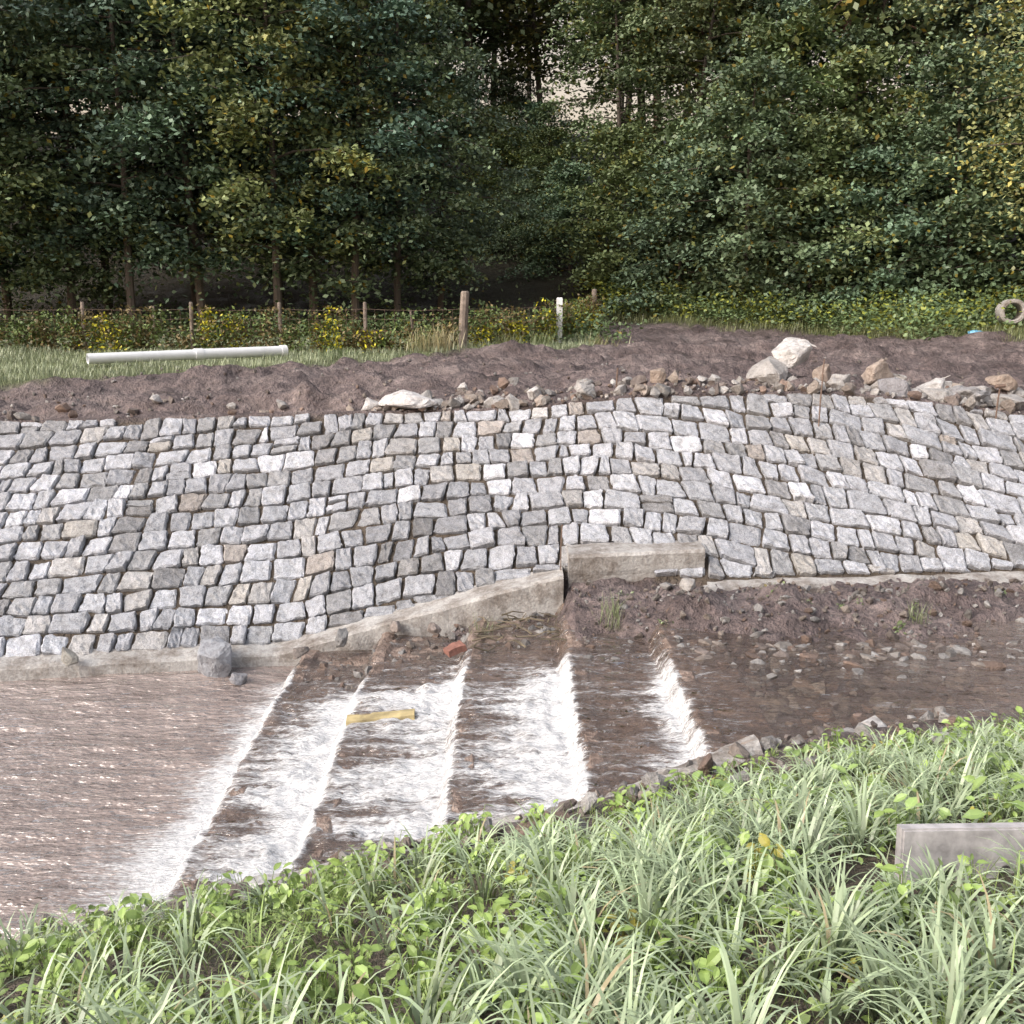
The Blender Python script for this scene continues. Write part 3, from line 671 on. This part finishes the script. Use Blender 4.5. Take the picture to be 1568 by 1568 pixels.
# ------------------------------------------------------------------ broad-leaf weeds
def weeds(name,cnt,xr,yr,cond,lsz,hmax,col,mean=12,mat=GRASS,spread=.09,dry=.03):
    acc=Acc();x=rng.uniform(*xr,cnt);y=rng.uniform(*yr,cnt);k=cond(x,y);x=x[k];y=y[k]
    m_=rng.integers(mean-5,mean+7,len(x));cx=np.repeat(x,m_);cy=np.repeat(y,m_);n=len(cx)
    ps=np.repeat(rng.uniform(.6,1.3,len(x)),m_);pc=np.repeat(np.array(col)*rng.uniform(.7,1.25,(len(x),1))*np.where(rng.random((len(x),1))<dry,np.array([[1.3,.85,.7]]),1),m_,0)
    r=rng.uniform(.2,1,n)*spread*ps;a_=rng.uniform(0,6.28,n);px_=cx+r*np.cos(a_);py_=cy+r*np.sin(a_)
    z=G(px_,py_)+rng.uniform(.02,1,n)*hmax*ps;C=np.stack([px_,py_,z],-1)
    nn=nrm(rng.normal(size=(n,3))*.38+np.array([0,-.12,1])+np.stack([np.cos(a_),np.sin(a_),a_*0],-1)*.3)
    d=np.stack([np.cos(a_),np.sin(a_),-.25+0*a_],-1)+rng.normal(size=(n,3))*.35;d=nrm(d-nn*np.sum(d*nn,1,keepdims=True));s=np.cross(nn,d)
    L=(rng.uniform(.6,1.3,n)*lsz*ps)[:,None];Wd=L*.62
    ve=[C-d*L*.5,C-d*L*.22+s*Wd*.42+nn*L*.05,C+d*L*.12+s*Wd*.44+nn*L*.05,C+d*L*.5-nn*L*.10,C+d*L*.12-s*Wd*.44+nn*L*.05,C-d*L*.22-s*Wd*.42+nn*L*.05,C-d*L*.2-nn*L*.01,C+d*L*.14-nn*L*.01]
    V=np.stack(ve,1).reshape(-1,3)
    q=np.array([[6,7,2,1],[5,4,7,6]]);t3=np.array([[0,6,1],[7,3,2],[0,5,6],[4,3,7]]);off=(np.arange(n)*8)[:,None,None]
    cc=pc*rng.uniform(.8,1.15,(n,1));cc=np.repeat(cc[:,None],8,1);cc[:,6:]*=1.15
    acc.add(V,(q[None]+off).reshape(-1,4),cc.reshape(-1,3));base=acc.n-len(V)
    acc.F.setdefault((3,0),[]).append((t3[None]+off).reshape(-1,3)+base)
    st=np.stack([cx,cy,G(cx,cy)],-1);e=np.array([.0016,0,0])
    V2=np.stack([st-e,st+e,C-d*L*.5+e,C-d*L*.5-e],1).reshape(-1,3)
    acc.add(V2,np.arange(len(V2)).reshape(-1,4),np.repeat(pc*.8,4,0))
    return acc.make(name,[mat])
weeds("broadleaf_weeds",2700,(-4.8,5.8),(1.4,7.2),lambda x,y:(y<ne_y(x)-.5)&~inslab(x,y)&(rng.random(len(x))<np.where((x<.3)|((x>2.2)&(y>4.8)),.85,.4)*np.where(fbm(x*1.2,y*1.2,108)>.42,1,.15)),.048,.17,(.28,.40,.11))
weeds("ground_ivy",2700,(-4.8,5),(1.4,7.2),lambda x,y:(y<ne_y(x)-.3)&(fbm(x*1.4,y*1.4,109)>.40),.030,.06,(.29,.40,.12),14)
weeds("burdock",34,(.6,5.5),(3.2,7.0),lambda x,y:(y<ne_y(x)-.6)&~inslab(x,y),.075,.24,(.27,.39,.13),16,spread=.15,dry=0)
weeds("stream_weeds",24,(-2.2,6),(8.3,9.9),lambda x,y:(y>fw_y(x)+.2)&(y<toe_y(x)-.25),.04,.07,(.13,.17,.07),9)
acc=Acc()
for (cx_,cy_) in [(.95,9.2),(1.0,9.3),(-.3,9.6),(3.8,8.95)]:
    nn_=50;P0=np.stack([cx_+rng.normal(0,.06,nn_),cy_+rng.normal(0,.05,nn_),np.full(nn_,float(G(cx_,cy_)))],-1)
    blades(acc,P0,rng.uniform(.12,.32,nn_),rng.uniform(.004,.007,nn_),np.array((.25,.3,.15))*rng.uniform(.7,1.2,(nn_,1)),rng.uniform(1.1,1.55,nn_),rng.uniform(.3,1.6,nn_),4)
acc.make("mud_grass_tuft",[GRASS])
# ------------------------------------------------------------------ white drain pipe
acc=Acc();A=np.array([-7.5,17.9,0]);Bp=np.array([-4.5,20.2,0]);A[2]=float(G(A[0],A[1]))+.14;Bp[2]=float(G(Bp[0],Bp[1]))+.16
def pipe(acc,a,b,r):
    ro=[(a,r),(b,r),(b,r*.86),(a,r*.86)]
    dirv=nrm(Bp-A);s1=nrm(np.cross(dirv,[0,0,1]));s2=np.cross(s1,dirv);th=np.linspace(0,2*np.pi,24,endpoint=False)
    V=np.concatenate([A+(Bp-A)*t+rr*(np.cos(th)[:,None]*s1+np.sin(th)[:,None]*s2) for t,rr in ro])
    F=[[q*24+j,q*24+(j+1)%24,((q+1)%4)*24+(j+1)%24,((q+1)%4)*24+j] for q in range(4) for j in range(24)]
    acc.add(V,np.array(F))
pipe(acc,0,.53,.095);pipe(acc,.51,.55,.112);pipe(acc,.55,1,.10);pipe(acc,.97,1.0,.115)
acc.make("drain_pipe",[WHITE],smooth=False)
acc=Acc();r0,r1,hl=.29,.19,.30;th=np.linspace(0,2*np.pi,36,endpoint=False)
loc=np.array([11.6,23.8,float(G(11.6,23.8))+.46]);ax=nrm(np.array([-.25,-1,.05]));s1=nrm(np.cross(ax,[0,0,1]));s2=np.cross(s1,ax)
ro=[(-hl,r0),(hl*.8,r0),(hl*.85,r0),(hl,r0-.03),(hl,r1+.02),(hl-.02,r1),(-hl,r1)]
V=np.concatenate([loc+ax*d_+r_*(np.cos(th)[:,None]*s1+np.sin(th)[:,None]*s2) for d_,r_ in ro])
F=[[q*36+j,q*36+(j+1)%36,((q+1)%7)*36+(j+1)%36,((q+1)%7)*36+j] for q in range(7) for j in range(36)]
acc.add(V,np.array(F));acc.make("concrete_pipe",[CONC])
bm=bmesh.new();bmesh.ops.create_icosphere(bm,subdivisions=3,radius=.17)
for v in bm.verts:
    n_=float(fbm(np.array(v.co.x*14+3),np.array(v.co.y*14+v.co.z*11),77))-.5;v.co*=1+n_*.9;v.co.z*=.55
me=bpy.data.meshes.new("plastic_bag");bm.to_mesh(me);bm.free();me.materials.append(BLUE)
add_inst("plastic_bag",me,(10.4,22.8,float(G(10.4,22.8))+.12))
def stake(x,y,h,z=None,top=True,r=.008):
    z=float(G(x,y)) if z is None else z
    acc=Acc();acc_tube(acc,[(x,y,z-.15),(x,y,z+h*.5),(x+.01,y,z+h)],r,6)
    if top: acc_tube(acc,[(x-.05,y,z+h),(x+.07,y,z+h+.01)],.025,6)
    acc.make("survey_stake",[METAL])
stake(1.35,13.0,.35,None,False,.012);stake(3.75,12.2,.65,2.2,False,.009);stake(6.1,12.6,.45,None,True,.01);stake(.52,10.3,.5,.95,False,.007);stake(4.0,13.0,.4,None,False)
# ------------------------------------------------------------------ precast concrete slab in near grass
Lb=1.15;Hb=.27;pf=[(0,0)]
for cxn in (.20,.42,.70,.94):
    for a_ in np.linspace(math.pi,0,9): pf.append((cxn+.028*math.cos(a_),.085+.035*math.sin(a_) if 0<a_<math.pi else 0.))
pf+=[(Lb,0),(Lb,Hb),(0,Hb)]
bm=bmesh.new();vs=[bm.verts.new((a_,0,b_)) for a_,b_ in pf];f=bm.faces.new(vs)
ex=bmesh.ops.extrude_face_region(bm,geom=[f])
for v in ex['geom']:
    if isinstance(v,bmesh.types.BMVert): v.co.y+=.06
bmesh.ops.recalc_face_normals(bm,faces=bm.faces[:])
bmesh.ops.bevel(bm,geom=[e for e in bm.edges if e.calc_length()>.2],offset=.008,segments=2,affect='EDGES')
me=bpy.data.meshes.new("concrete_slab");bm.to_mesh(me);bm.free();me.materials.append(simple("slab_concrete",(.46,.45,.46),.8,.3,9,.5,.4))
add_inst("concrete_slab",me,(1.50,3.45,1.66),(-.12,.02,.06))
# ------------------------------------------------------------------ light
el=math.radians(42);az=math.radians(238)
w=bpy.data.worlds.new("World");scene.world=w;w.use_nodes=True;nt=w.node_tree;nt.nodes.clear()
o=nt.nodes.new('ShaderNodeOutputWorld');b=nt.nodes.new('ShaderNodeBackground');sk=nt.nodes.new('ShaderNodeTexSky')
sk.sky_type='NISHITA';sk.sun_disc=False;sk.sun_elevation=el;sk.sun_rotation=az;sk.dust_density=5;sk.air_density=1.0;sk.ozone_density=1
hs=nt.nodes.new('ShaderNodeHueSaturation');hs.inputs['Saturation'].default_value=.55;hs.inputs['Value'].default_value=1.65
nt.links.new(sk.outputs[0],hs.inputs['Color'])
tc=nt.nodes.new('ShaderNodeTexCoord');sx=nt.nodes.new('ShaderNodeSeparateXYZ');nt.links.new(tc.outputs['Generated'],sx.inputs[0])
wr=ramp(nt,sx.outputs[2],[(.0,(1.5,1.08,.72)),(.20,(1.35,1.05,.80)),(.5,(1.04,1,.98)),(1,(1,1,1))])
wm=mix(nt,hs.outputs[0],wr,1.,'MULTIPLY')
nt.links.new(wm,b.inputs[0]);b.inputs[1].default_value=.15
nt.links.new(b.outputs[0],o.inputs[0])
sd=bpy.data.lights.new("sun",'SUN');sd.energy=1.5;sd.angle=math.radians(30);sd.color=(1,.96,.91)
so=bpy.data.objects.new("sun",sd);scene.collection.objects.link(so)
from mathutils import Vector
dv=Vector((math.sin(az)*math.cos(el),math.cos(az)*math.cos(el),math.sin(el)))
so.rotation_euler=dv.to_track_quat('Z','Y').to_euler()
scene.view_settings.view_transform='Standard';scene.view_settings.look='None';scene.view_settings.exposure=0
cd=bpy.data.cameras.new("camera");cd.lens=36*.981;cd.sensor_width=36;cd.clip_end=2000;cd.clip_start=.05
co=bpy.data.objects.new("camera",cd);scene.collection.objects.link(co);co.location=(0,0,4);co.rotation_euler=(math.radians(90-13.2),0,0);scene.camera=co
